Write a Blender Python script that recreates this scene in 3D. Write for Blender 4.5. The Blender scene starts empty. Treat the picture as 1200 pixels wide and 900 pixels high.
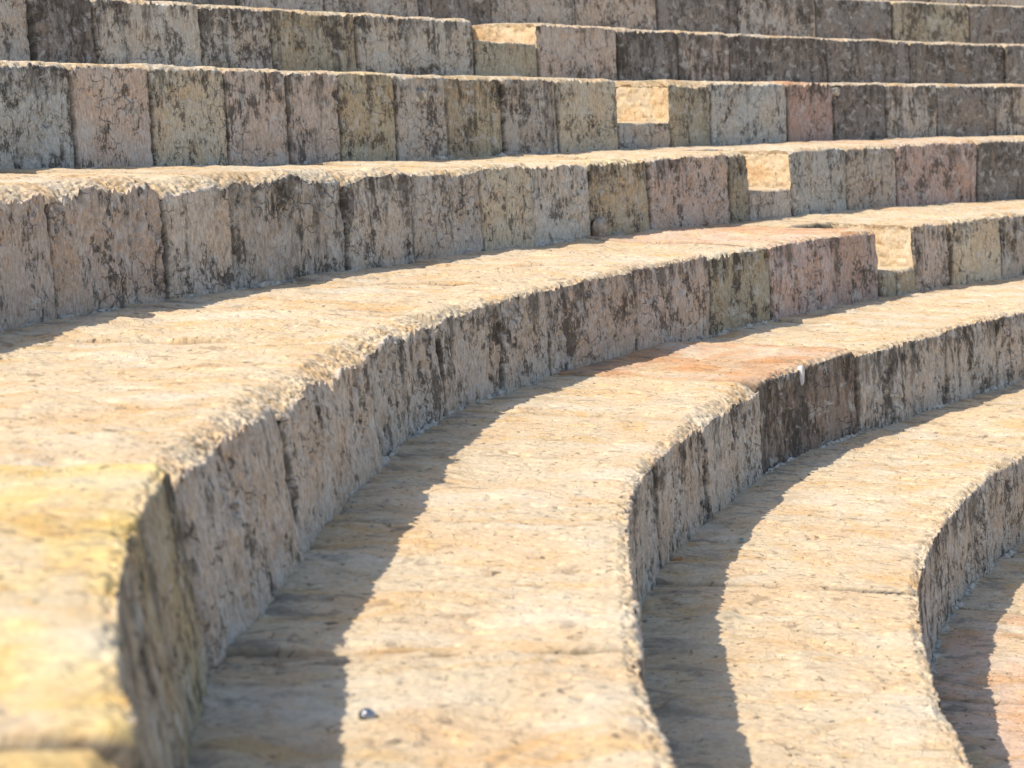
import bpy, math, random
import numpy as np

random.seed(7)
scene = bpy.context.scene
COL = scene.collection

# ------------------------------------------------------------------ plan of the arena
# The tiers are concentric bowed rows round a centre; radius tables per tier against angle.
CX, CY = 14.3, 4.7
KR = np.array([1.6, 2.0, 2.2, 2.4, 2.55, 2.7, 2.8, 2.9, 3.0, 3.1, 3.25, 3.5])
RT = {
 1: [14.792, 13.248, 12.832, 12.632, 12.561, 12.699, 12.874, 13.001, 13.088, 13.14, 13.168, 12.9],
 2: [15.696, 14.152, 13.735, 13.546, 13.466, 13.61, 13.829, 13.927, 14.014, 13.999, 14.025, 13.75],
 3: [16.685, 15.146, 14.734, 14.589, 14.537, 14.597, 14.757, 14.955, 14.950, 14.958, 14.985, 14.62],
 4: [17.972, 16.421, 15.98, 15.812, 15.702, 15.8, 16.0, 16.272, 16.43, 16.395, 16.315, 16.1],
 5: [19.121, 17.562, 17.104, 16.838, 16.747, 16.962, 17.225, 17.495, 17.622, 17.601, 17.48, 17.3]}
RT = {k: np.array(v) for k, v in RT.items()}
RT[0] = RT[1] - 0.93
for k in (6, 7, 8, 9):
    RT[k] = RT[5] + 1.08 * (k - 5)
KZ = np.array([2.0, 2.4, 2.7, 2.9, 3.1])
ZT = {0: [0.0128, 0.0184, 0.0313, 0.0742, 0.0551], 1: [0.0085, 0.0131, 0.0151, 0.0027, 0.0074],
      2: [-0.0159, -0.0233, -0.0262, -0.0415, -0.0477], 3: [-0.0357, -0.0366, -0.0523, -0.0877, -0.0549],
      4: [0.0263, -0.0069, -0.0477, -0.0221, -0.0203], 5: [0.0535, 0.0194, 0.0261, 0.05, 0.05]}
H = 0.45

def spline(kx, ky, x):
    ky = np.asarray(ky, float)
    d = np.gradient(ky, kx)
    x = np.clip(x, kx[0], kx[-1])
    i = np.clip(np.searchsorted(kx, x) - 1, 0, len(kx) - 2)
    h = kx[i + 1] - kx[i]
    t = (x - kx[i]) / h
    return ((2*t**3 - 3*t**2 + 1)*ky[i] + (t**3 - 2*t**2 + t)*h*d[i]
            + (-2*t**3 + 3*t**2)*ky[i + 1] + (t**3 - t**2)*h*d[i + 1])

def radius(k, th):
    return spline(KR, RT[k], np.asarray(th, float))

def height(k, th):
    th = np.asarray(th, float)
    if k in ZT:
        return k*H + spline(KZ, ZT[k], th)
    return k*H + 0*th

def polar(th, r, z):
    return np.stack([CX + r*np.cos(th), CY + r*np.sin(th), z + 0*th], -1)

CAM = np.array([0.0, 0.0, 2.071])
FPX = 2394.0 * 1024 / 1200

# ------------------------------------------------------------------ noise
_rng = np.random.RandomState(3)
PERM = np.concatenate([_rng.permutation(512)]*2).astype(np.int32)
ANG = (_rng.rand(512)*2*np.pi).astype(np.float32)
GX, GY = np.cos(ANG), np.sin(ANG)

def perlin(x, y, seed=0):
    x = np.asarray(x, np.float32); y = np.asarray(y, np.float32)
    xi = np.floor(x).astype(np.int32); yi = np.floor(y).astype(np.int32)
    xf = x - xi; yf = y - yi
    def g(ix, iy, fx, fy):
        h = PERM[(PERM[(ix + seed*37) & 511] + iy) & 511]
        return GX[h]*fx + GY[h]*fy
    u = xf*xf*xf*(xf*(xf*6 - 15) + 10); v = yf*yf*yf*(yf*(yf*6 - 15) + 10)
    a = g(xi, yi, xf, yf); b = g(xi + 1, yi, xf - 1, yf)
    c = g(xi, yi + 1, xf, yf - 1); d = g(xi + 1, yi + 1, xf - 1, yf - 1)
    return ((a + u*(b - a)) + v*((c + u*(d - c)) - (a + u*(b - a))))*1.5

def fbm(x, y, seed=0, octv=3, gain=0.5):
    s = 0; a = 1.0
    for o in range(octv):
        s = s + a*perlin(x, y, seed + o*5)
        x = x*2.03 + 7.1; y = y*2.03 + 3.7; a *= gain
    return s

def sstep(a, b, x):
    t = np.clip((x - a)/(b - a), 0, 1)
    return t*t*(3 - 2*t)

# ------------------------------------------------------------------ materials
def nodes_of(name):
    m = bpy.data.materials.new(name)
    m.use_nodes = True
    nt = m.node_tree
    nt.nodes.clear()
    return m, nt

class NB:
    def __init__(s, nt): s.nt = nt
    def n(s, typ, **kw):
        nd = s.nt.nodes.new(typ)
        ins = kw.pop('ins', {})
        for a, b in kw.items(): setattr(nd, a, b)
        for a, b in ins.items():
            if hasattr(b, 'is_output'): s.nt.links.new(b, nd.inputs[a])
            else: nd.inputs[a].default_value = b
        return nd
    def math(s, op, a, b=0.0, clamp=False):
        return s.n('ShaderNodeMath', operation=op, use_clamp=clamp, ins={0: a, 1: b}).outputs[0]
    def ramp(s, v, a, b, lo=0.0, hi=1.0):
        return s.n('ShaderNodeMapRange', interpolation_type='SMOOTHSTEP', clamp=True,
                   ins={'Value': v, 'From Min': a, 'From Max': b, 'To Min': lo, 'To Max': hi}).outputs[0]
    def mix(s, f, a, b, blend='MIX'):
        nd = s.n('ShaderNodeMix', data_type='RGBA', blend_type=blend)
        for i, v in ((0, f), (6, a), (7, b)):
            if hasattr(v, 'is_output'): s.nt.links.new(v, nd.inputs[i])
            else: nd.inputs[i].default_value = v
        return nd.outputs[2]
    def scaled(s, uv, sx, sy, off=0.0):
        return s.n('ShaderNodeMapping', ins={'Vector': uv, 'Scale': (sx, sy, 1), 'Location': (off, off*0.7, 0)}).outputs[0]
    def noise(s, vec, detail=4, rough=0.55, dist=0.0, scale=1.0):
        return s.n('ShaderNodeTexNoise', noise_dimensions='2D',
                   ins={'Vector': vec, 'Scale': scale, 'Detail': detail, 'Roughness': rough, 'Distortion': dist}).outputs['Fac']

def stone_material():
    m, nt = nodes_of('weathered_limestone')
    b = NB(nt)
    uv = b.n('ShaderNodeTexCoord').outputs['UV']
    tint = b.n('ShaderNodeAttribute', attribute_name='stone_tint')
    info = b.n('ShaderNodeAttribute', attribute_name='weather')
    sep = b.n('ShaderNodeSeparateColor', ins={'Color': info.outputs['Color']})
    riser, patina, topness = sep.outputs[0], sep.outputs[1], sep.outputs[2]
    # gentle veining of the stone itself
    v1 = b.noise(b.scaled(uv, 3.0, 3.6, 1.3), 5, 0.6, 0.6)
    v2 = b.noise(b.scaled(uv, 17, 21, 4.1), 4, 0.6)
    c = b.mix(b.ramp(v1, 0.35, 0.68), tint.outputs['Color'],
              b.mix(1.0, tint.outputs['Color'], (1.03, 0.93, 0.84, 1), 'MULTIPLY'))
    c = b.mix(b.ramp(v2, 0.3, 0.72, 0, 0.5), c, b.mix(1.0, c, (1.16, 1.12, 1.08, 1), 'MULTIPLY'))
    v3 = b.noise(b.scaled(uv, 60, 70, 2.2), 3, 0.6)
    c = b.mix(b.ramp(v3, 0.35, 0.68, 0.0, 0.42), c, b.mix(1.0, c, (0.72, 0.67, 0.62, 1), 'MULTIPLY'))
    # --- treads: rusty and grey stains, dark pores
    tr = b.math('SUBTRACT', 1.0, riser, True)
    s1 = b.noise(b.scaled(uv, 5.5, 3.0, 9.2), 5, 0.62, 0.8)
    f = b.math('MULTIPLY', tr, b.ramp(s1, 0.48, 0.70, 0, 0.9))
    c = b.mix(f, c, b.mix(1.0, c, (0.95, 0.83, 0.64, 1), 'MULTIPLY'))
    s2 = b.noise(b.scaled(uv, 13, 9, 5.0), 5, 0.66, 0.5)
    f = b.math('MULTIPLY', tr, b.ramp(s2, 0.59, 0.68, 0, 0.65))
    c = b.mix(f, c, (0.30, 0.225, 0.15, 1))
    s3 = b.noise(b.scaled(uv, 46, 34, 8.0), 4, 0.65, 0.5)
    f = b.math('MULTIPLY', tr, b.ramp(s3, 0.62, 0.69, 0, 0.8))
    c = b.mix(f, c, (0.10, 0.085, 0.065, 1))
    s4 = b.noise(b.scaled(uv, 2.6, 1.7, 3.0), 4, 0.6, 0.3)
    f = b.math('MULTIPLY', tr, b.ramp(s4, 0.5, 0.72, 0, 0.35))
    c = b.mix(f, c, (0.72, 0.68, 0.58, 1))
    # ragged dark streaks, stronger towards the back of the tread
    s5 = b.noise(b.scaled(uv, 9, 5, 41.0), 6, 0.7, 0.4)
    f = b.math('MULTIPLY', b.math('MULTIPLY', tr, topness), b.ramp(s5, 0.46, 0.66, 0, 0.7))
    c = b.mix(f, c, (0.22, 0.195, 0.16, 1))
    # --- risers: black crust running down in streaks, mottled lichen, pale scabs
    k1 = b.noise(b.scaled(uv, 9.5, 1.15, 6.0), 5, 0.62, 0.5)
    k2 = b.noise(b.scaled(uv, 21, 12, 1.0), 7, 0.74, 0.2)
    k3 = b.noise(b.scaled(uv, 78, 34, 2.0), 5, 0.72, 0.1)
    kp = b.noise(b.scaled(uv, 4.6, 4.0, 31.0), 4, 0.6, 0.3)
    k0 = b.noise(b.scaled(uv, 2.6, 2.2, 12.0), 3, 0.55)
    st = b.math('ADD', b.math('MULTIPLY', k1, 0.75), b.math('MULTIPLY', k2, 0.55))
    st = b.math('ADD', st, b.math('MULTIPLY', b.math('MULTIPLY', topness, riser), 0.12))
    st = b.math('ADD', st, b.math('MULTIPLY', k0, 0.35))
    st = b.math('ADD', st, b.math('MULTIPLY', patina, 0.285))
    f = b.math('MULTIPLY', riser, b.ramp(st, 0.985, 1.19, 0, 0.78))
    c = b.mix(f, c, b.mix(b.ramp(k3, 0.4, 0.65), (0.105, 0.095, 0.080, 1), (0.22, 0.20, 0.175, 1)))
    blot = b.math('ADD', b.math('ADD', b.math('MULTIPLY', k3, 0.5), b.math('MULTIPLY', k2, 0.6)), b.math('MULTIPLY', b.math('SUBTRACT', kp, 0.5), 0.65))
    f = b.math('MULTIPLY', riser, b.ramp(b.math('ADD', blot, b.math('MULTIPLY', patina, 0.07)), 0.61, 0.70, 0, 0.80))
    c = b.mix(f, c, (0.095, 0.082, 0.068, 1))
    hk = b.noise(b.scaled(uv, 88, 20, 17.0), 6, 0.72, 0.2)
    c = b.mix(b.math('MULTIPLY', riser, b.ramp(hk, 0.40, 0.60, 0.58, 0.0)), c, b.mix(1.0, c, (0.50, 0.47, 0.43, 1), 'MULTIPLY'))
    hk2 = b.noise(b.scaled(uv, 44, 30, 27.0), 6, 0.75, 0.1)
    c = b.mix(b.math('MULTIPLY', riser, b.ramp(hk2, 0.50, 0.66, 0.0, 0.5)), c, b.mix(1.0, c, (1.30, 1.27, 1.22, 1), 'MULTIPLY'))
    w1 = b.noise(b.scaled(uv, 8, 11, 15.0), 5, 0.68, 0.4)
    f = b.math('MULTIPLY', riser, b.ramp(w1, 0.55, 0.68, 0, 0.5))
    c = b.mix(f, c, (0.70, 0.68, 0.62, 1))
    # dirt packed in the joints between the stones
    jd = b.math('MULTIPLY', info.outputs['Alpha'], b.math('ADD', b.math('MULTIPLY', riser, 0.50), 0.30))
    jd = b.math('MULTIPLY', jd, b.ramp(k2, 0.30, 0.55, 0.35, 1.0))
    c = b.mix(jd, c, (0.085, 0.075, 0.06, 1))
    # fine relief
    r1 = b.noise(b.scaled(uv, 160, 130, 0.5), 4, 0.7)
    r2 = b.noise(b.scaled(uv, 55, 48, 7.5), 4, 0.65)
    crack = b.n('ShaderNodeTexVoronoi', voronoi_dimensions='2D', feature='DISTANCE_TO_EDGE',
                ins={'Vector': b.n('ShaderNodeVectorMath', operation='ADD',
                     ins={0: b.scaled(uv, 9, 13, 2.0),
                          1: b.n('ShaderNodeTexNoise', noise_dimensions='2D', ins={'Vector': b.scaled(uv, 14, 14), 'Scale': 1.0, 'Detail': 3}).outputs['Color']}).outputs[0],
                     'Scale': 1.0})
    cr = b.math('MULTIPLY', b.ramp(crack.outputs['Distance'], 0.0, 0.05, 1.0, 0.0),
                b.ramp(b.noise(b.scaled(uv, 3.2, 3.7, 21.0), 2), 0.46, 0.62))
    c = b.mix(b.math('MULTIPLY', cr, b.math('MULTIPLY', riser, 0.7)), c, (0.07, 0.06, 0.05, 1))
    hgt = b.math('ADD', b.math('MULTIPLY', r1, 0.35), r2)
    hgt = b.math('SUBTRACT', hgt, b.math('MULTIPLY', cr, 0.6))
    bump = b.n('ShaderNodeBump', ins={'Strength': b.math('ADD', b.math('MULTIPLY', riser, 0.40), 0.55), 'Distance': 0.006, 'Height': hgt})
    bs = b.n('ShaderNodeBsdfPrincipled', ins={'Base Color': c, 'Roughness': 0.95, 'Normal': bump.outputs[0]})
    bs.inputs['Specular IOR Level'].default_value = 0.15
    out = b.n('ShaderNodeOutputMaterial')
    nt.links.new(bs.outputs[0], out.inputs[0])
    return m

def plain_material(name, col, rough=0.8, metal=0.0, var=0.25, scale=40, bump=0.0):
    m, nt = nodes_of(name)
    b = NB(nt)
    co = b.n('ShaderNodeTexCoord').outputs['Object']
    nz = b.n('ShaderNodeTexNoise', ins={'Vector': co, 'Scale': scale, 'Detail': 4}).outputs['Fac']
    d = tuple(x*(1 - var) for x in col[:3]) + (1,)
    l = tuple(min(1, x*(1 + var)) for x in col[:3]) + (1,)
    c = b.mix(b.ramp(nz, 0.35, 0.65), d, l)
    bs = b.n('ShaderNodeBsdfPrincipled', ins={'Base Color': c, 'Roughness': rough, 'Metallic': metal})
    if bump:
        bp = b.n('ShaderNodeBump', ins={'Strength': 0.7, 'Distance': bump, 'Height': nz})
        nt.links.new(bp.outputs[0], bs.inputs['Normal'])
    out = b.n('ShaderNodeOutputMaterial')
    nt.links.new(bs.outputs[0], out.inputs[0])
    return m

STONE = stone_material()
MORTAR = plain_material('pale_mortar', (0.47, 0.42, 0.34), 0.95, 0, 0.45, 28, 0.006)
PLUG = plain_material('pale_plug', (0.66, 0.645, 0.62), 0.9, 0, 0.12, 30, 0.003)
STEEL = plain_material('brushed_steel', (0.36, 0.38, 0.41), 0.38, 1.0, 0.12, 90)
LEAF = plain_material('dry_leaf', (0.42, 0.17, 0.045), 0.7, 0, 0.3, 120)
GREENM = plain_material('green_wrapper', (0.02, 0.30, 0.19), 0.4, 0, 0.2, 60)
SAND = plain_material('arena_sand', (0.42, 0.34, 0.24), 0.95, 0, 0.15, 3, 0.01)

# ------------------------------------------------------------------ object helpers
def link(o, parent=None):
    COL.objects.link(o)
    if parent is not None:
        o.parent = parent
        o.matrix_parent_inverse.identity()
        o.location = tuple(a - b for a, b in zip(o.location, parent.location))
    return o

def mesh_from(name, V, F, uv=None, tint=None, weather=None, smooth=True):
    """V (n,3); F list of equal length index arrays (m,k) -> mesh"""
    me = bpy.data.meshes.new(name)
    me.vertices.add(len(V))
    me.vertices.foreach_set('co', np.asarray(V, np.float32).ravel())
    loops = np.concatenate([f.ravel() for f in F]).astype(np.int32)
    tot = np.concatenate([np.full(len(f), f.shape[1], np.int32) for f in F])
    start = np.concatenate([[0], np.cumsum(tot)[:-1]]).astype(np.int32)
    me.loops.add(len(loops)); me.loops.foreach_set('vertex_index', loops)
    me.polygons.add(len(tot))
    me.polygons.foreach_set('loop_start', start)
    me.polygons.foreach_set('loop_total', tot)
    me.update(calc_edges=True)
    me.polygons.foreach_set('use_smooth', np.full(len(tot), smooth))
    if uv is not None:
        l = me.uv_layers.new(name='UVMap')
        l.data.foreach_set('uv', np.asarray(uv, np.float32)[loops].ravel())
    for nm, a in (('stone_tint', tint), ('weather', weather)):
        if a is not None:
            at = me.attributes.new(nm, 'FLOAT_COLOR', 'POINT')
            at.data.foreach_set('color', np.asarray(a, np.float32).ravel())
    me.validate()
    return me

# riser colour, tread colour
CREAM = (0.645, 0.54, 0.382)
PAL = {
 'tan':    ((0.66, 0.595, 0.515), CREAM),
 'pinkish':((0.69, 0.60, 0.52), (0.66, 0.545, 0.39)),
 'pink':   ((0.69, 0.555, 0.50), (0.64, 0.48, 0.36)),
 'ochre':  ((0.60, 0.54, 0.395), (0.65, 0.55, 0.36)),
 'olive':  ((0.54, 0.50, 0.385), (0.63, 0.54, 0.38)),
 'grey':   ((0.64, 0.60, 0.535), CREAM),
 'dark':   ((0.36, 0.34, 0.315), (0.61, 0.52, 0.39)),
 'light':  ((0.68, 0.66, 0.59), (0.67, 0.575, 0.43)),
 'blue':   ((0.62, 0.635, 0.60), (0.67, 0.575, 0.43)),
 'red':    ((0.58, 0.455, 0.395), (0.61, 0.39, 0.25)),
 'brown':  ((0.40, 0.335, 0.285), (0.60, 0.39, 0.24)),
 'yellow': ((0.52, 0.465, 0.365), (0.70, 0.575, 0.285)),
 'sand':   ((0.74, 0.675, 0.53), (0.655, 0.56, 0.405)),
}

CHW = 2.3                                                # width of the worn chamfer against its height
def profile_grid(zh, rr, depth, n_r, n_a, n_t, ramp=None):
    """(rho, z, nx, nz, s, riserness) of the section: riser foot -> rounded edge -> tread back."""
    pts = []
    top = zh
    if ramp:                                             # half-height front, a flat tread, then up to the tier top
        zf, dr = ramp
        q = np.linspace(0, math.pi/2, n_a)[1:]
        for t in np.linspace(-0.04, zf - rr, n_r): pts.append((0.0, t, -1, 0, 1.0))
        for a in q: pts.append((rr*(1 - math.cos(a)), zf - rr + rr*math.sin(a), -math.cos(a), math.sin(a), 1 - a/(math.pi/2)))
        for t in np.linspace(rr, dr, n_t//2)[1:]: pts.append((t, zf, 0, 1, 0.0))
        for t in np.linspace(zf, zh - rr, n_r)[1:]: pts.append((dr, t, -1, 0, 1.0))
        for a in q: pts.append((dr + rr*(1 - math.cos(a)), zh - rr + rr*math.sin(a), -math.cos(a), math.sin(a), 1 - a/(math.pi/2)))
        for t in np.linspace(dr + rr, depth, max(4, n_t//2))[1:]: pts.append((t, zh, 0, 1, 0.0))
    else:
        for t in np.linspace(-0.04, zh - rr, n_r): pts.append((0.0, t, -1, 0, 1.0))
        for t in np.linspace(0, 1, n_a)[1:]:              # worn chamfer, slightly bulging, rolling on to the tread
            a = math.radians(62 + 26*t)
            pts.append((rr*CHW*t, zh - rr*(1 - t)**1.35, -math.cos(a), math.sin(a), max(0, 1 - 6*t)))
        for t in np.linspace(rr*CHW, depth, n_t)[1:]: pts.append((t, zh, 0, 1, 0.0))
    p = np.array(pts)
    s = np.concatenate([[0], np.cumsum(np.hypot(np.diff(p[:, 0]), np.diff(p[:, 1])))])
    return p, s

_bi = [0]
def block_mesh(k, ta, tb, kind='tan', wear=0.03, rough=1.0, patina=0.3, ramp=None, band=None, chip=None, fine=1.0, cheek=False, ragged=1.0, shift=0.0, turn=0.0, batter=0.03, lift=0.0, joint=1.0):
    """One dressed stone of tier k between the angles ta (left in plan view from the camera) and tb (ta > tb)."""
    _bi[0] += 1
    seed = _bi[0]
    rs = np.random.RandomState(100 + seed)
    rough = rough*(0.8 + 0.4*rs.rand()); patina = max(0, patina + rs.normal(0, 0.10))
    tm = 0.5*(ta + tb)
    R0 = float(radius(k, tm))
    L = (ta - tb)*R0
    base = polar(np.array([tm]), R0, float(height(k, tm)) - 0.2)[0]
    D = max(2.2, float(np.linalg.norm(base - CAM)))
    px = D/FPX
    du = min(max(px*1.25, 0.0036), 0.02)*fine
    n_u = max(8, int(L/du))
    depth = float(radius(k + 1, tm) - R0) + 0.10 if (k + 1) in RT else 1.15
    zh = float(height(k, tm) - height(k - 1, tm)) if k > 0 else H
    visible_tread = k <= 4
    dt = (px*1.9 if visible_tread else 0.05)*fine
    dt = max(dt, 0.0065)
    rrb = wear
    n_rows, n_ch = max(10, int(zh/(du*1.15))), max(6, int(rrb*(CHW + 0.6)/du))
    p, s = profile_grid(zh, rrb, depth, n_rows, n_ch + 1, int(depth/dt), ramp)
    n_s = len(p)
    gap = (0.003 + 0.004*rs.rand())/R0
    th = np.linspace(ta - gap, tb + gap, n_u)
    u = np.linspace(0, L, n_u)
    U, S = np.meshgrid(u, s, indexing='ij')
    P0 = np.broadcast_to(p[None], (n_u, n_s, 5))
    rho, z, nr, nz, ris = [P0[..., i].copy() for i in range(5)]
    # --- ragged worn front edge: the chamfer's foot wanders, with spikes and nicks
    if ramp is None:
        q0 = np.full_like(u, seed*1.37)
        cw = 1 + 0.65*fbm(u*3.2 + seed*3.3, q0, seed % 50, 2, 0.45)
        spike = 0.9*perlin(u*24 + seed, q0 + 3, 3) + 0.75*perlin(u*52 + seed, q0 + 5, 4) + 0.4*perlin(u*105, q0, 6)
        spike = spike*np.clip(0.55 + 1.3*fbm(u*4.3, q0 + 9, 12, 2), 0.05, 1.7)
        cw = np.clip(cw, 0.25, 2.6)
        e0 = np.minimum(u, L - u)
        cs_ = (rrb*(cw + 0.5*np.exp(-e0/0.02)))[:, None]
        sp_ = np.clip(spike, -0.9, 1.3)*(0.016 + 0.22*rrb)*np.clip(0.5 + cw*0.5, 0, 1.4)*ragged
        cu_ = np.maximum(cs_ + sp_[:, None], 0.003)                            # chamfer height along the block
        on_r = np.arange(n_s)[None, :] < n_rows
        on_c = (np.arange(n_s)[None, :] >= n_rows) & (np.arange(n_s)[None, :] < n_rows + n_ch)
        tr_ = (z + 0.04)/(zh - rrb + 0.04)
        z = np.where(on_r, -0.04 + tr_*(zh - cu_ + 0.04), z)
        tc = np.clip(rho/(rrb*CHW), 0, 1)
        z = np.where(on_c, zh - cs_*(1 - tc)**1.35 - (cu_ - cs_)*(1 - tc)**7, z)
    ou, os_ = rs.rand()*200, rs.rand()*200
    a, b = U + ou, S + os_
    # --- displacement along the section normal
    d = 0.011*rough*fbm(a*2.4, b*2.4, 1, 2)
    flute = perlin(a*34, b*4.5, 7)*0.6 + perlin(a*62, b*9, 9)*0.45
    flute = flute + perlin(a*110, b*20, 10)*0.28
    rd = 0.0085*flute + 0.0050*fbm(a*24, b*15, 11, 3, 0.6)
    pm = np.clip(0.45 + 1.1*fbm(a*3.4, b*2.9, 17, 2), 0, 1.4)
    rd = rd*(0.55 + 0.6*pm) - pm*(0.014*sstep(0.25, 0.7, fbm(a*19, b*11, 15, 3, 0.6)) + 0.006*sstep(0.3, 0.6, perlin(a*64, b*36, 16)))
    td = 0.0055*fbm(a*5.0, b*4.0, 21, 2) + 0.0022*fbm(a*28, b*17, 23, 4, 0.68)
    td -= 0.008*sstep(0.42, 0.72, fbm(a*15, b*7, 27, 2)) + 0.006*sstep(0.42, 0.66, perlin(a*48, b*22, 28))
    d = d + rough*(ris*rd + (1 - ris)*td)
    cm = np.clip(1 - np.maximum(0, rho)/(rrb*CHW + 0.03), 0, 1)*(1 - ris)
    d = d + cm*(0.006*fbm(a*34, b*34, 71, 3, 0.65) - 0.011*sstep(0.2, 0.6, fbm(a*17, b*20, 73, 2)) - 0.006*sstep(0.25, 0.6, perlin(a*58, b*58, 75)))
    # --- joints: arrises knocked off the ends
    e = np.minimum(U, L - U)
    jw = 0.012 + 0.012*np.clip(fbm(b*4, np.sign(U - L/2)*3.3 + seed*1.7, 31, 2), -0.5, 1.0)
    jr = np.clip(1 - e/np.maximum(jw, 0.004), 0, 1)**2
    d = d - jr*(0.016*ris + 0.006*(1 - ris))
    if chip:                                              # knocked off corners: (u0, s from top, radius, depth)
        for cu, cs, cr, cd in chip:
            q = np.hypot((U - cu*L), (zh - z) - cs)/cr + 0.35*perlin(a*16, b*16, 40)
            d = d - cd*sstep(1.0, 0.45, q)*ris
    hid = sstep(depth - 0.03, depth - 0.09, rho)          # nothing sticks out at the hidden back
    rho = rho + d*nr*(-1)*(-1)
    z = z + d*nz*hid
    jo = rs.normal(0, 0.006)*(shift == 0) + shift; jt = rs.normal(0, 0.0045) + lift; yaw = rs.normal(0, 0.007)*(turn == 0) + turn
    TH = np.broadcast_to(th[:, None], U.shape)
    foot = np.clip(1 - z/zh, 0, 1)
    r = radius(k, TH) + rho + jo + yaw*(U/L - 0.5) - batter*foot*(rho < 0.1)
    zb = height(k - 1, TH) if k > 0 else height(k, TH) - H
    zt = height(k, TH)
    zz = zb + z/zh*(zt - zb) + jt*np.clip(z/zh, 0, 1)
    V = np.stack([CX + r*np.cos(TH), CY + r*np.sin(TH), zz], -1).reshape(-1, 3)
    idx = np.arange(n_u*n_s).reshape(n_u, n_s)
    quads = np.stack([idx[:-1, :-1], idx[:-1, 1:], idx[1:, 1:], idx[1:, :-1]], -1).reshape(-1, 4)
    # end cheeks: the section closed down to the bottom of the block's back
    nv = len(V)
    extra = []
    for i in (0, -1):
        rb = float(radius(k, th[i])) + depth + jo
        extra.append([CX + rb*math.cos(th[i]), CY + rb*math.sin(th[i]), float(zb[i, 0]) - 0.04])
    V = np.concatenate([V, np.array(extra)])
    c0 = np.concatenate([idx[0][::-1], [nv]])[None]; c1 = np.concatenate([idx[-1], [nv + 1]])[None]
    back = np.array([[idx[0, -1], nv, nv + 1, idx[-1, -1]]]); bot = np.array([[nv, idx[0, 0], idx[-1, 0], nv + 1]])
    faces = [quads, c0, c1, back, bot]
    CV = None
    if cheek:                                             # this stone's left side shows in a stair notch: rough it too
        n_f = n_rows + n_ch                                # rows up to the end of the worn edge
        n_c = int(depth/(du*1.3))
        fr, fz = rho[0, :n_f], z[0, :n_f]
        cc = np.linspace(0, 1, n_c)
        ro = fr[:, None] + (depth - fr[:, None])*cc[None]
        top_z = np.interp(ro, np.maximum.accumulate(rho[0, n_f - 1:]), z[0, n_f - 1:]) + 0.0015
        lift = (fz - fz[0])/(fz[-1] - fz[0])
        zc = fz[:, None] + (top_z - fz[-1])*lift[:, None]
        dd = 0.007*fbm(ro*11, zc*13, seed % 40, 4, 0.6) - 0.010*sstep(.25, .6, perlin(ro*22, zc*26, 33)) + 0.008*fbm(ro*3, zc*3, 5, 2) - 0.006
        edge = np.minimum(1, np.minimum((ro - fr[:, None])/0.03, (top_z - zc)/0.03))
        dd = dd*np.clip(edge, 0, 1)
        tc_ = ta - gap + dd/R0
        rr_ = radius(k, tc_) + ro + jo - yaw*0.5 - 0.03*np.clip(1 - zc/zh, 0, 1)*(ro < 0.1)
        z_ = zb[0, 0] + zc/zh*(zt[0, 0] - zb[0, 0]) + jt*np.clip(zc/zh, 0, 1)
        CV = np.stack([CX + rr_*np.cos(tc_), CY + rr_*np.sin(tc_), z_], -1).reshape(-1, 3)
        ci = np.arange(n_f*n_c).reshape(n_f, n_c) + len(V)
        faces[1] = np.stack([ci[:-1, :-1], ci[:-1, 1:], ci[1:, 1:], ci[1:, :-1]], -1).reshape(-1, 4)
        V = np.concatenate([V, CV])
    fs = 0.78 + 0.5*rs.rand()
    uv = np.concatenate([np.stack([a, b], -1).reshape(-1, 2), [[ou, os_], [ou + L, os_]]])*fs
    rc, tc = [np.array(x) for x in PAL[kind]]
    jit = 1 + rs.normal(0, 0.045)
    if ramp is not None: tc = np.array(CREAM)
    pw = np.clip(0.80 + 1.2*fbm(a*2.2, b*4.5, 57, 3, 0.6), 0.25, 1.0)[..., None]
    t4 = ris[..., None]*rc*jit + (1 - ris[..., None])*(np.array(CREAM)*(1 - pw) + tc*pw)*(1 + (jit - 1)*0.5)
    if band:                                              # lichen crust across the top: (u fraction, width, rgb, amount)
        for bu, bw, rgb, am in band:
            w = np.exp(-((U/L - bu + 0.03*perlin(a*5, b*5, 50))/bw)**2)*(0.6 + 0.4*perlin(a*3, b*2.5, 52))
            w = np.clip(w*am, 0, 1)[..., None]
            t4 = t4*(1 - w) + np.array(rgb)*w
    t4 = np.concatenate([t4, np.ones_like(t4[..., :1])], -1).reshape(-1, 4)
    t4 = np.concatenate([t4, np.tile(np.append(rc*jit, 1), (2, 1))])
    jdirt = np.exp(-np.maximum(0, e - 0.004)/(0.005 + 0.009*np.clip(fbm(b*5, U*0 + seed, 61, 3, 0.6) + 0.2, 0, 1)))*joint
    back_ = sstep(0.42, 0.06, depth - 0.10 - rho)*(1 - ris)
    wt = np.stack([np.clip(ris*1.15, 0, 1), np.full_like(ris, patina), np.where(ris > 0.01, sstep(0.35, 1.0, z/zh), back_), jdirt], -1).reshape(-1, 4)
    wt = np.concatenate([wt, np.tile([1, patina, 0, 0], (2, 1))])
    if CV is not None:
        m_ = len(CV)
        uv = np.concatenate([uv, np.stack([ro + ou + 5, zc + os_], -1).reshape(-1, 2)])
        t4 = np.concatenate([t4, np.tile(np.append(np.array(CREAM), 1), (m_, 1))])
        wt = np.concatenate([wt, np.tile([0.32, 0.25, 0, 0], (m_, 1))])
    V = V - base
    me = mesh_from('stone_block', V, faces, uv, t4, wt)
    return me, base

def tier_root(k, label, tm):
    o = bpy.data.objects.new('seating_tier', None)
    o.empty_display_size = 0.2
    b = polar(np.array([tm]), float(radius(k, tm)), float(height(k - 1, tm)) if k > 0 else -H)[0]
    o.location = b
    o['label'] = label; o['category'] = 'stone tier'; o['group'] = 'curved stone seating tiers of the arena'
    COL.objects.link(o)
    return o

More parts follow.
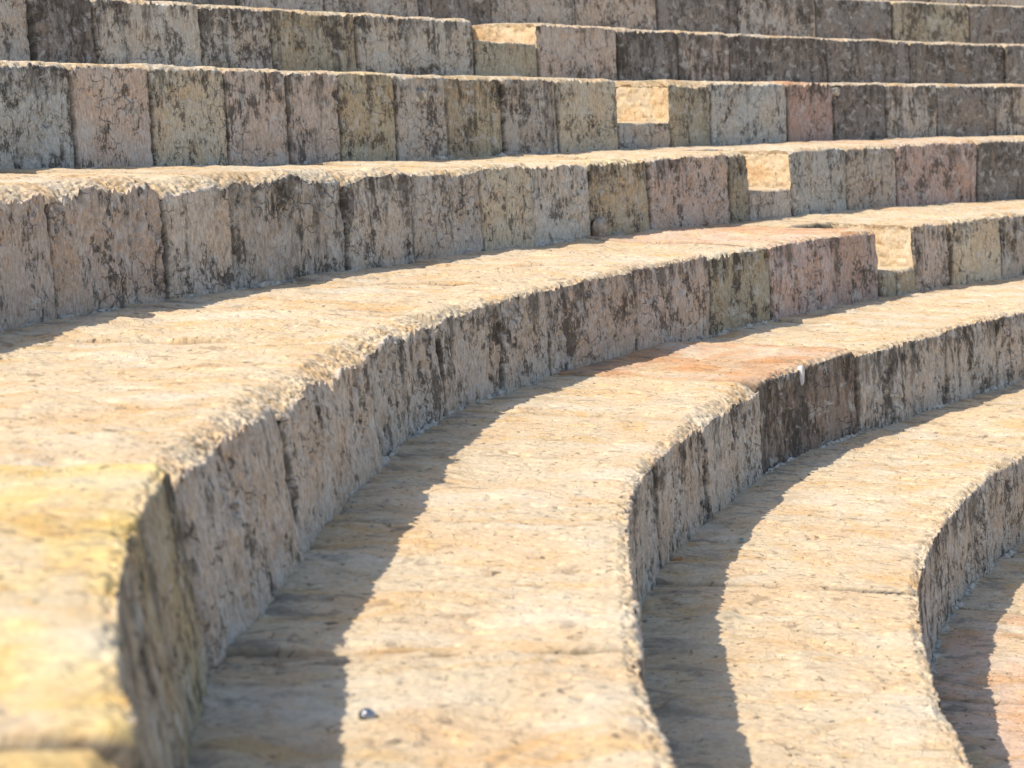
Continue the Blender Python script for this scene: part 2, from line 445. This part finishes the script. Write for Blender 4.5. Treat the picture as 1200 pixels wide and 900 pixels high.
def add_block(root, k, ta, tb, label=None, **kw):
    me, base = block_mesh(k, ta, tb, **kw)
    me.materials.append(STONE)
    o = bpy.data.objects.new('stone_block', me)
    o.location = base
    link(o, root)
    if label: o['label'] = label
    return o

def add_step(k, ta, tb, label, kind, front, **kw):
    me, base = block_mesh(k, ta, tb, kind=kind, ramp=(front*H, 0.60), **kw)
    me.materials.append(STONE)
    o = bpy.data.objects.new('stair_step', me)
    o.location = base
    link(o)
    o['label'] = label; o['category'] = 'stair step'; o['group'] = 'half-height steps notched into the tiers'
    return o

def row(root, k, joints, specs, **dft):
    for (ta, tb), sp in zip(zip(joints[:-1], joints[1:]), specs):
        if sp is None: continue
        kw = dict(dft)
        if isinstance(sp, str): sp = dict(kind=sp)
        kw.update(sp)
        add_block(root, k, ta, tb, **kw)

def S(kind, patina=0.3, label=None, **kw):
    d = dict(kind=kind, patina=patina, **kw)
    if label: d['label'] = label
    return d

# ------------------------------------------------------------------ the tiers
# tier 7 and 6 (top of the picture)
t7 = tier_root(7, 'stone tier cut off by the top edge, a strip of riser above the dark row', 2.4)
row(t7, 7, [2.72, 2.66, 2.60, 2.55, 2.49, 2.44, 2.38, 2.32, 2.26, 2.20, 2.14, 2.08, 2.02, 1.95, 1.88],
    [S('grey', .5), S('dark', .5), S('grey', .6), S('grey', .4), S('dark', .5), S('grey', .5), S('tan', .5), S('dark', .6), S('grey', .6), S('dark', .5), S('olive', .5), S('dark', .4), S('grey', .5), S('dark', .5)],
    wear=0.02, rough=0.6, fine=1.3)

t8 = tier_root(8, 'highest stone tier, only a sliver of it at the extreme top right', 2.4)
row(t8, 8, [2.72, 2.62, 2.54, 2.46, 2.38, 2.30, 2.22, 2.14, 2.06, 1.97, 1.88, 1.80], ['grey', 'dark', 'tan', 'grey', 'dark', 'grey', 'tan', 'dark', 'grey', 'grey', 'dark'], wear=0.02, rough=0.6, fine=1.6, patina=.6)

t6 = tier_root(6, 'dark sooty stone tier near the top, its sunlit notch left of a cracked pinkish block', 2.5)
J6 = [2.90, 2.835, 2.7665, 2.7389, 2.6894, 2.6522, 2.6041, 2.5293, 2.4838, 2.4234, 2.3761, 2.3354, 2.2575, 2.1888, 2.1096, 2.03]
row(t6, 6, J6,
    [S('grey', .5), S('grey', .5), S('dark', .8, 'blackened block'), S('light', .35, 'pale grey block'), S('grey', .75), S('olive', .6), S('light', .45),
     None, S('pinkish', .4, 'pinkish grey block with a crack', cheek=True), S('dark', .6), S('grey', .9), S('dark', .75), S('dark', .6), S('dark', .7), S('dark', .5)],
    wear=0.022, rough=0.7)
add_step(6, 2.5293, 2.4838, 'topmost half-height step, in the dark tier above the row of mixed coloured blocks', 'olive', 0.62, patina=0.35, wear=0.018, rough=0.6)

t5 = tier_root(5, 'stone tier of mixed ochre, pink and grey blocks, second of the rows crossing the top', 2.6)
J5 = [3.30, 3.17, 3.06, 2.97, 2.91, 2.8662, 2.8268, 2.7918, 2.7568, 2.7253, 2.6977, 2.6667, 2.6352, 2.598, 2.5599, 2.5161, 2.4728, 2.4374, 2.373, 2.3328, 2.2868, 2.2426, 2.1906, 2.12, 2.04]
row(t5, 5, J5,
    [S('tan', .3), S('grey', .3), S('pinkish', .3), S('tan', .4), S('grey', .6),
     S('blue', .7, 'grey green block dark with lichen'), S('pinkish', .22, 'large smooth pinkish tan block'), S('sand', .5), S('pinkish', .38), S('pinkish', .35),
     S('ochre', .4, 'ochre yellow block'), S('grey', .5, chip=[(.55, .06, .10, .02)]), S('ochre', .55, 'orange brown block with a black streak', band=[(.2, .5, (.46, .35, .25), .7)]),
     S('grey', .42), S('sand', .18, 'smooth pale sand block'), None, S('olive', .45, 'narrow olive brown block', wear=0.04, cheek=True), S('blue', .42, 'pale grey block with a crack'),
     S('red', .15, 'pinkish red block'), S('dark', .7, 'dark sooty block', chip=[(.08, .05, .09, .02)]), S('grey', .8), S('dark', .5, 'dark greenish grey block'), S('grey', .6), S('dark', .5)],
    wear=0.022, rough=0.75)
add_step(5, 2.5161, 2.4728, 'half-height step between a smooth sand coloured block and a narrow olive block', 'grey', 0.42, patina=0.5, wear=0.02, rough=0.8)

t4 = tier_root(4, 'stone tier with ragged worn edge at left, cracked bluish block by its step', 2.7)
J4 = [3.62, 3.48, 3.36, 3.24, 3.13, 3.04, 2.9507, 2.8973, 2.8645, 2.8063, 2.7691, 2.7249, 2.6899, 2.6457, 2.5997, 2.5297, 2.5122, 2.4711, 2.4186, 2.3709, 2.2982, 2.2431, 2.17, 2.08]
row(t4, 4, J4,
    [S('tan', .3, fine=2), S('pinkish', .3, fine=2), S('tan', .3, fine=2), S('pinkish', .3, fine=2), S('tan', .3, fine=1.5), S('pinkish', .2, wear=.05), S('pinkish', .25, wear=.055, rough=1.25),
     S('tan', .45, wear=.05, rough=1.25), S('grey', .5, wear=.045, rough=1.2), S('grey', .55, wear=.04, rough=1.1), S('grey', .35), S('sand', .3), S('light', .3, 'pale grey block with dark cracks'),
     S('ochre', .35, 'ochre block with a broken lower corner', chip=[(.06, .42, .10, .045)]), S('pinkish', .35), S('olive', .3, 'narrow brownish block'), None,
     S('blue', .25, 'bluish grey block split by a crack', cheek=True), S('tan', .38), S('pink', .55, 'long dark pink block'), S('dark', .5), S('grey', .4), S('grey', .4)],
    wear=0.022, rough=1.0)
add_step(4, 2.5122, 2.4711, 'half-height step left of the cracked bluish grey block', 'grey', 0.44, patina=0.5, wear=0.025, rough=0.9)

t3 = tier_root(3, 'broad stone tier sweeping from the blurred yellow foreground block to pink and rust coloured blocks', 3.0)
J3 = [3.62, 3.50, 3.40, 3.295, 3.168, 3.0898, 2.9950, 2.9187, 2.871, 2.836, 2.77, 2.71, 2.6527, 2.5901, 2.5406, 2.5017, 2.4645, 2.4116, 2.35, 2.28, 2.20, 2.12]
row(t3, 3, J3,
    [S('tan', .2, fine=2), S('tan', .2, fine=2), S('sand', .2, 'yellowish foreground block', band=[(1.0, .25, (.62, .42, .10), .8)]),
     S('yellow', .5, 'yellow blurred foreground block', rough=0.7, wear=.012, shift=.022, turn=.070, batter=.085, joint=.4, lift=.022, band=[(0.10, .045, (.68, .43, .09), 1.3), (0.66, .05, (.56, .41, .14), .6), (0.88, .07, (.62, .48, .18), .6)]),
     S('tan', .25, wear=.035, shift=.034, turn=-.040, batter=.082, lift=.012, joint=.45), S('tan', .3, wear=.045, shift=-.004, batter=.05), S('grey', .45, wear=.05, rough=1.2), S('tan', .5, wear=.03), S('grey', .4), S('tan', .42),
     S('pinkish', .48), S('olive', .42, 'olive ochre block'), S('pink', .3, 'dusty pink block'), S('red', .3, 'rust coloured block with a reddish top'), None,
     S('pinkish', .28, cheek=True), S('sand', .3, 'yellowish block with a hole'), S('grey', .4), S('tan', .4), S('grey', .4), S('tan', .4)],
    wear=0.018, rough=1.05)
add_step(3, 2.5406, 2.5017, 'lowest half-height step, right of the rust coloured block', 'olive', 0.36, patina=0.7, wear=0.03, rough=1.0)

t2 = tier_root(2, 'stone tier whose dark brown blocks hold a small pale plug, reddish slab on top', 2.8)
J2 = [3.50, 3.38, 3.26, 3.155, 3.055, 2.9750, 2.9074, 2.8312, 2.7813, 2.7384, 2.6500, 2.5945, 2.53, 2.46, 2.39, 2.31]
row(t2, 2, J2,
    [S('tan', .3, fine=2), S('tan', .3, fine=1.6), S('tan', .3), S('tan', .3), S('grey', .3), S('tan', .45, wear=.024), S('grey', .55, wear=.038), S('brown', .75, 'dark brown block with a reddish top'),
     S('brown', .7, 'dark reddish brown block with a reddish top'), S('grey', .62), S('grey', .55), S('tan', .5), S('grey', .5), S('tan', .5), S('tan', .5)],
    wear=0.018, rough=1.1)

t1 = tier_root(1, 'stone tier with its grey riser bending down the right edge of the view', 2.9)
J1 = [3.50, 3.39, 3.28, 3.17, 3.08, 2.985, 2.895, 2.81, 2.725, 2.64, 2.56, 2.48, 2.40]
row(t1, 1, J1,
    [S('tan', .3, fine=2), S('tan', .3, fine=2), S('tan', .3), S('tan', .35), S('grey', .45), S('grey', .5), S('grey', .5), S('tan', .5), S('tan', .45), S('grey', .45), S('tan', .4), S('grey', .4)],
    wear=0.018, rough=1.05)

t0 = tier_root(0, 'lowest stone tier, only its reddish brown tread showing at the lower right corner', 2.95)
J0 = [3.50, 3.35, 3.22, 3.10, 2.98, 2.88, 2.78, 2.68, 2.58]
row(t0, 0, J0, ['tan', 'tan', S('pink', .3), S('pink', .3), S('pink', .3), S('tan', .3), 'tan', 'tan'], wear=0.05, rough=1.0)

# the rows run on past both sides of the view
def run_on(root, k, t0_, t1_, n, seed):
    rs = np.random.RandomState(seed)
    j = np.linspace(t0_, t1_, n + 1); j[1:-1] += rs.normal(0, 0.008, n - 1)
    for ta, tb in zip(j[:-1], j[1:]):
        add_block(root, k, float(ta), float(tb), kind=['tan', 'grey', 'pinkish', 'grey'][rs.randint(4)], patina=0.45, wear=0.02, rough=0.8, fine=2.2)
run_on(t8, 8, 3.06, 2.72, 6, 1); run_on(t7, 7, 3.10, 2.72, 7, 2); run_on(t6, 6, 3.14, 2.90, 4, 3)
run_on(t2, 2, 2.31, 2.06, 4, 4); run_on(t1, 1, 2.40, 2.06, 6, 5); run_on(t0, 0, 2.58, 2.06, 8, 6)

# ------------------------------------------------------------------ small parts and loose things
def lump(name, pts_fn, n=20, m=14, seed=0, amp=0.2, scale=3.0, mat=MORTAR):
    """closed stone lump: displaced ellipsoid of radii (rx, ry, rz) returned by pts_fn"""
    th = np.linspace(0, 2*np.pi, n, endpoint=False); ph = np.linspace(-np.pi/2, np.pi/2, m)
    TH, PH = np.meshgrid(th, ph, indexing='ij')
    x, y, z = np.cos(TH)*np.cos(PH), np.sin(TH)*np.cos(PH), np.sin(PH)
    sq = 0.62
    x, y, z = [np.sign(v)*np.abs(v)**sq for v in (x, y, z)]
    dsp = 1 + amp*perlin(x*scale + seed, y*scale + z*scale*0.7, seed) + amp*0.4*perlin(z*scale*3 + seed, (x - y)*scale*3, seed + 1)
    V = pts_fn(x*dsp, y*dsp, z*dsp).reshape(-1, 3)
    idx = np.arange(n*m).reshape(n, m); nx = np.roll(idx, -1, 0)
    q = np.stack([idx[:, :-1], nx[:, :-1], nx[:, 1:], idx[:, 1:]], -1).reshape(-1, 4)
    me = mesh_from(name, V, [q])
    me.materials.append(mat)
    return me

def local_frame(k, th, zoff, out=0.0):
    """point on the riser face of tier k at zoff above its foot, frame (tangent to the right, outward, up)"""
    r = float(radius(k, th)) - out
    p = polar(np.array([th]), r, float(height(k - 1, th)) + zoff)[0]
    return p, np.array([math.sin(th), -math.cos(th), 0]), np.array([-math.cos(th), -math.sin(th), 0]), np.array([0, 0, 1.])

def add_lump(name, k, th, zoff, size, out=0.0, parent=None, seed=1, mat=MORTAR, label=None, amp=0.2, tilt=0.0):
    p, t, o_, up = local_frame(k, th, zoff, out)
    ct, st = math.cos(tilt), math.sin(tilt)
    t2, u2 = t*ct + up*st, up*ct - t*st
    def fn(x, y, z):
        return x[..., None]*t2*size[0] + y[..., None]*o_*size[1] + z[..., None]*u2*size[2]
    me = lump(name, fn, seed=seed, amp=amp, mat=mat)
    o = bpy.data.objects.new(name, me); o.location = p
    link(o, parent)
    if label: o['label'] = label
    return o

# pale plugs and patches bedded in the risers (parts of their tier)
add_lump('mortar_plug', 2, 2.7862, 0.366, (0.024, 0.016, 0.047), -0.004, t2, 3, mat=PLUG, label='small pale plug between two dark blocks', amp=.10)
add_lump('mortar_patch', 5, 2.3300, 0.40, (0.055, 0.02, 0.035), -0.005, t5, 5, amp=.12)
add_lump('mortar_patch', 5, 2.3300, 0.09, (0.04, 0.02, 0.085), -0.005, t5, 6, amp=.15)
add_lump('mortar_patch', 5, 2.6470, 0.385, (0.11, 0.02, 0.045), -0.008, t5, 8, amp=.12)

# ragged mortar fillet along the foot of the risers, one continuous strip
def mortar_bed(root, k, ta, tb, n, seed):
    L = (ta - tb)*float(radius(k, (ta + tb)/2)); nu = int(L/0.010); nm = 9
    th = np.linspace(ta, tb, nu); u = np.linspace(0, L, nu)
    big = np.clip(0.55 + 0.9*fbm(u*7 + seed*9, np.full_like(u, seed*1.7), seed, 3, 0.6), 0, 1.6)
    A, B_ = np.meshgrid(np.arange(nu), np.linspace(0, 1, nm), indexing='ij')
    hgt = 0.002 + 0.015*big[:, None]; wid = 0.004 + 0.022*big[:, None]
    ang = B_*math.pi/2
    lum = 1 + 0.55*perlin(u[:, None]*32 + seed*5, B_*2.2, seed) + 0.35*perlin(u[:, None]*75, B_*4, seed + 3)
    out = 0.024 + wid*np.cos(ang)*lum*0.8
    up = -0.006 + hgt*np.sin(ang)*lum
    r = radius(k, th)[:, None] - out
    zz = height(k - 1, th)[:, None] + up
    zz[:, 0] -= 0.02
    V = np.stack([CX + r*np.cos(th)[:, None], CY + r*np.sin(th)[:, None], zz], -1).reshape(-1, 3)
    idx = np.arange(nu*nm).reshape(nu, nm)
    q = np.stack([idx[:-1, :-1], idx[:-1, 1:], idx[1:, 1:], idx[1:, :-1]], -1).reshape(-1, 4)
    base = np.array(root.location)
    me = mesh_from('mortar_bed', V - base, [q])
    me.materials.append(MORTAR)
    o = bpy.data.objects.new('mortar_bed', me); o.location = base
    link(o, root)

mortar_bed(t2, 2, 2.83, 2.50, 60, 1)
mortar_bed(t3, 3, 3.10, 2.60, 70, 2)
mortar_bed(t4, 4, 2.97, 2.62, 46, 3)
mortar_bed(t1, 1, 3.0, 2.75, 26, 4)
mortar_bed(t5, 5, 2.86, 2.45, 30, 5)

def tag(o, label, cat, group=None):
    o['label'] = label; o['category'] = cat
    if group: o['group'] = group
    return o

w = add_lump('loose_stone', 4, 2.6425, 0.05, (0.055, 0.035, 0.062), 0.045, None, 11, amp=.22, tilt=0.5,
             mat=plain_material('loose_limestone', (0.42, 0.35, 0.28), 0.95, 0, .25, 40, 0.004))
tag(w, 'small loose stone wedged at the foot of the ochre block', 'stone')

# steel stud set in the tread near the bottom
def lathe(name, prof, n=32, mat=STEEL):
    th = np.linspace(0, 2*np.pi, n, endpoint=False)
    pr = np.array(prof)
    V = np.stack([pr[None, :, 0]*np.cos(th)[:, None], pr[None, :, 0]*np.sin(th)[:, None], np.broadcast_to(pr[None, :, 1], (n, len(pr)))], -1).reshape(-1, 3)
    m_ = len(pr); idx = np.arange(n*m_).reshape(n, m_); nx = np.roll(idx, -1, 0)
    q = np.stack([idx[:, :-1], nx[:, :-1], nx[:, 1:], idx[:, 1:]], -1).reshape(-1, 4)
    me = mesh_from(name, V, [q]); me.materials.append(mat)
    return me
sp = (-0.2905, 3.965, float(height(2, 3.2)) + 0.016)
stud = bpy.data.objects.new('metal_stud', None); stud.location = sp; stud.empty_display_size = 0.03
COL.objects.link(stud)
stud.scale = (0.8, 0.8, 0.8)
tag(stud, 'small round steel stud fixed in the sunlit tread at the bottom', 'metal stud')
dome = [(0.0001, 0.0135)] + [(0.0165*math.sin(a), 0.004 + 0.0095*math.cos(a)) for a in np.linspace(0.15, math.pi/2, 9)] + [(0.0165, -0.008)]
link(bpy.data.objects.new('dome', lathe('dome', dome)), None)
o = bpy.data.objects['dome']; o.parent = stud; o.location = (0, 0, 0)
fl = [(0.0150, 0.0045), (0.0205, 0.0040), (0.0215, 0.0025), (0.0215, -0.010)]
o = bpy.data.objects.new('flange', lathe('flange', fl)); COL.objects.link(o); o.parent = stud

# a dry leaf and a scrap of green wrapper on the tread below
def flake(name, outline, thick, curl, loc, rz, mat):
    ol = np.array(outline); n = len(ol); rings = 5
    V = []
    for side in (1, -1):
        for i in range(rings):
            f = 1 - i/rings
            q = ol*f
            z = curl*(q[:, 0]**2 - 0.5*q[:, 1]**2 + 0.6*q[:, 0]*q[:, 1]) + side*thick
            V.append(np.stack([q[:, 0], q[:, 1], z], -1))
        V.append(np.array([[0, 0, side*thick]]))
    V = np.concatenate(V)
    F4, F3 = [], []
    per = rings*n + 1
    for s_ in (0, 1):
        for i in range(rings - 1):
            for j in range(n):
                f = [s_*per + i*n + j, s_*per + i*n + (j + 1) % n, s_*per + (i + 1)*n + (j + 1) % n, s_*per + (i + 1)*n + j]
                F4.append(f if s_ == 0 else f[::-1])
        for j in range(n):
            f = [s_*per + (rings - 1)*n + j, s_*per + (rings - 1)*n + (j + 1) % n, s_*per + rings*n]
            F3.append(f if s_ == 0 else f[::-1])
    for j in range(n):
        F4.append([j, per + j, per + (j + 1) % n, (j + 1) % n])
    me = mesh_from(name, V, [np.array(F4), np.array(F3)]); me.materials.append(mat)
    o = bpy.data.objects.new(name, me); o.location = loc; o.rotation_euler = (0.1, 0.12, rz)
    COL.objects.link(o)
    return o
leaf_ol = [(0.024*math.cos(a)*(1 - 0.12*math.cos(6*a)), 0.011*math.sin(a)*(1 - 0.12*math.cos(6*a))*(1.1 - 0.3*math.cos(a))) for a in np.linspace(0, 2*np.pi, 28, endpoint=False)]
tag(flake('dry_leaf', leaf_ol, 0.0005, 9.0, (0.591, 7.183, float(height(1, 2.96)) + 0.012), 0.3, LEAF),
    'curled orange brown leaf lying in the shade of the tier', 'leaf')
scr_ol = [(0.019*math.cos(a)*(0.75 + 0.25*math.sin(3*a + 1)), 0.013*math.sin(a)*(0.8 + 0.2*math.cos(5*a))) for a in np.linspace(0, 2*np.pi, 24, endpoint=False)]
tag(flake('wrapper_scrap', scr_ol, 0.0005, 14.0, (0.858, 7.516, float(height(1, 2.935)) + 0.012), 0.9, GREENM),
    'tiny scrap of green wrapper lying on the shadow line', 'litter')

# the arena floor below the lowest tier
me = bpy.data.meshes.new('ground')
gv = []; gn = 24
for i in range(gn + 1):
    for j in range(gn + 1):
        gv.append((-300 + 600*i/gn, -300 + 600*j/gn, 0))
me.from_pydata(gv, [], [(i*(gn + 1) + j, (i + 1)*(gn + 1) + j, (i + 1)*(gn + 1) + j + 1, i*(gn + 1) + j + 1) for i in range(gn) for j in range(gn)])
me.materials.append(SAND)
o = bpy.data.objects.new('ground', me); o.location = (0, 0, -0.50); o['kind'] = 'structure'
COL.objects.link(o)

# ------------------------------------------------------------------ light
SUN_AZ, SUN_EL = math.radians(208), math.radians(48)       # direction TOWARDS the sun, measured from +X
w = bpy.data.worlds.new('World'); scene.world = w; w.use_nodes = True
nt = w.node_tree; nt.nodes.clear()
sky = nt.nodes.new('ShaderNodeTexSky'); sky.sky_type = 'NISHITA'; sky.sun_disc = False
sky.sun_elevation = SUN_EL; sky.sun_rotation = math.pi/2 - SUN_AZ
sky.air_density = 1.0; sky.dust_density = 1.5
bg = nt.nodes.new('ShaderNodeBackground'); bg.inputs[1].default_value = 0.145
ow = nt.nodes.new('ShaderNodeOutputWorld')
nt.links.new(sky.outputs[0], bg.inputs[0]); nt.links.new(bg.outputs[0], ow.inputs[0])
sd = bpy.data.lights.new('sun', 'SUN'); sd.energy = 3.75; sd.angle = math.radians(0.5); sd.color = (1.0, 0.90, 0.76)
so = bpy.data.objects.new('sun', sd); COL.objects.link(so)
so.location = (-5, -5, 12)
so.rotation_euler = (math.pi/2 - SUN_EL, 0, SUN_AZ + math.pi/2)

# ------------------------------------------------------------------ camera
cd = bpy.data.cameras.new('camera')
cd.sensor_width = 36; cd.lens = 36*2394.0/1200
cd.clip_start = 0.05; cd.clip_end = 2000
cd.dof.use_dof = True; cd.dof.focus_distance = 9.3; cd.dof.aperture_fstop = 4.6
co = bpy.data.objects.new('camera', cd); COL.objects.link(co)
co.location = (0, 0, 2.071); co.rotation_euler = (math.pi/2 - 0.134468, 0, 0)
scene.camera = co

scene.render.engine = 'CYCLES'
scene.cycles.max_bounces = 6; scene.cycles.diffuse_bounces = 4
scene.view_settings.view_transform = 'Standard'; scene.view_settings.look = 'None'
scene.view_settings.exposure = 0.36; scene.view_settings.gamma = 1.0
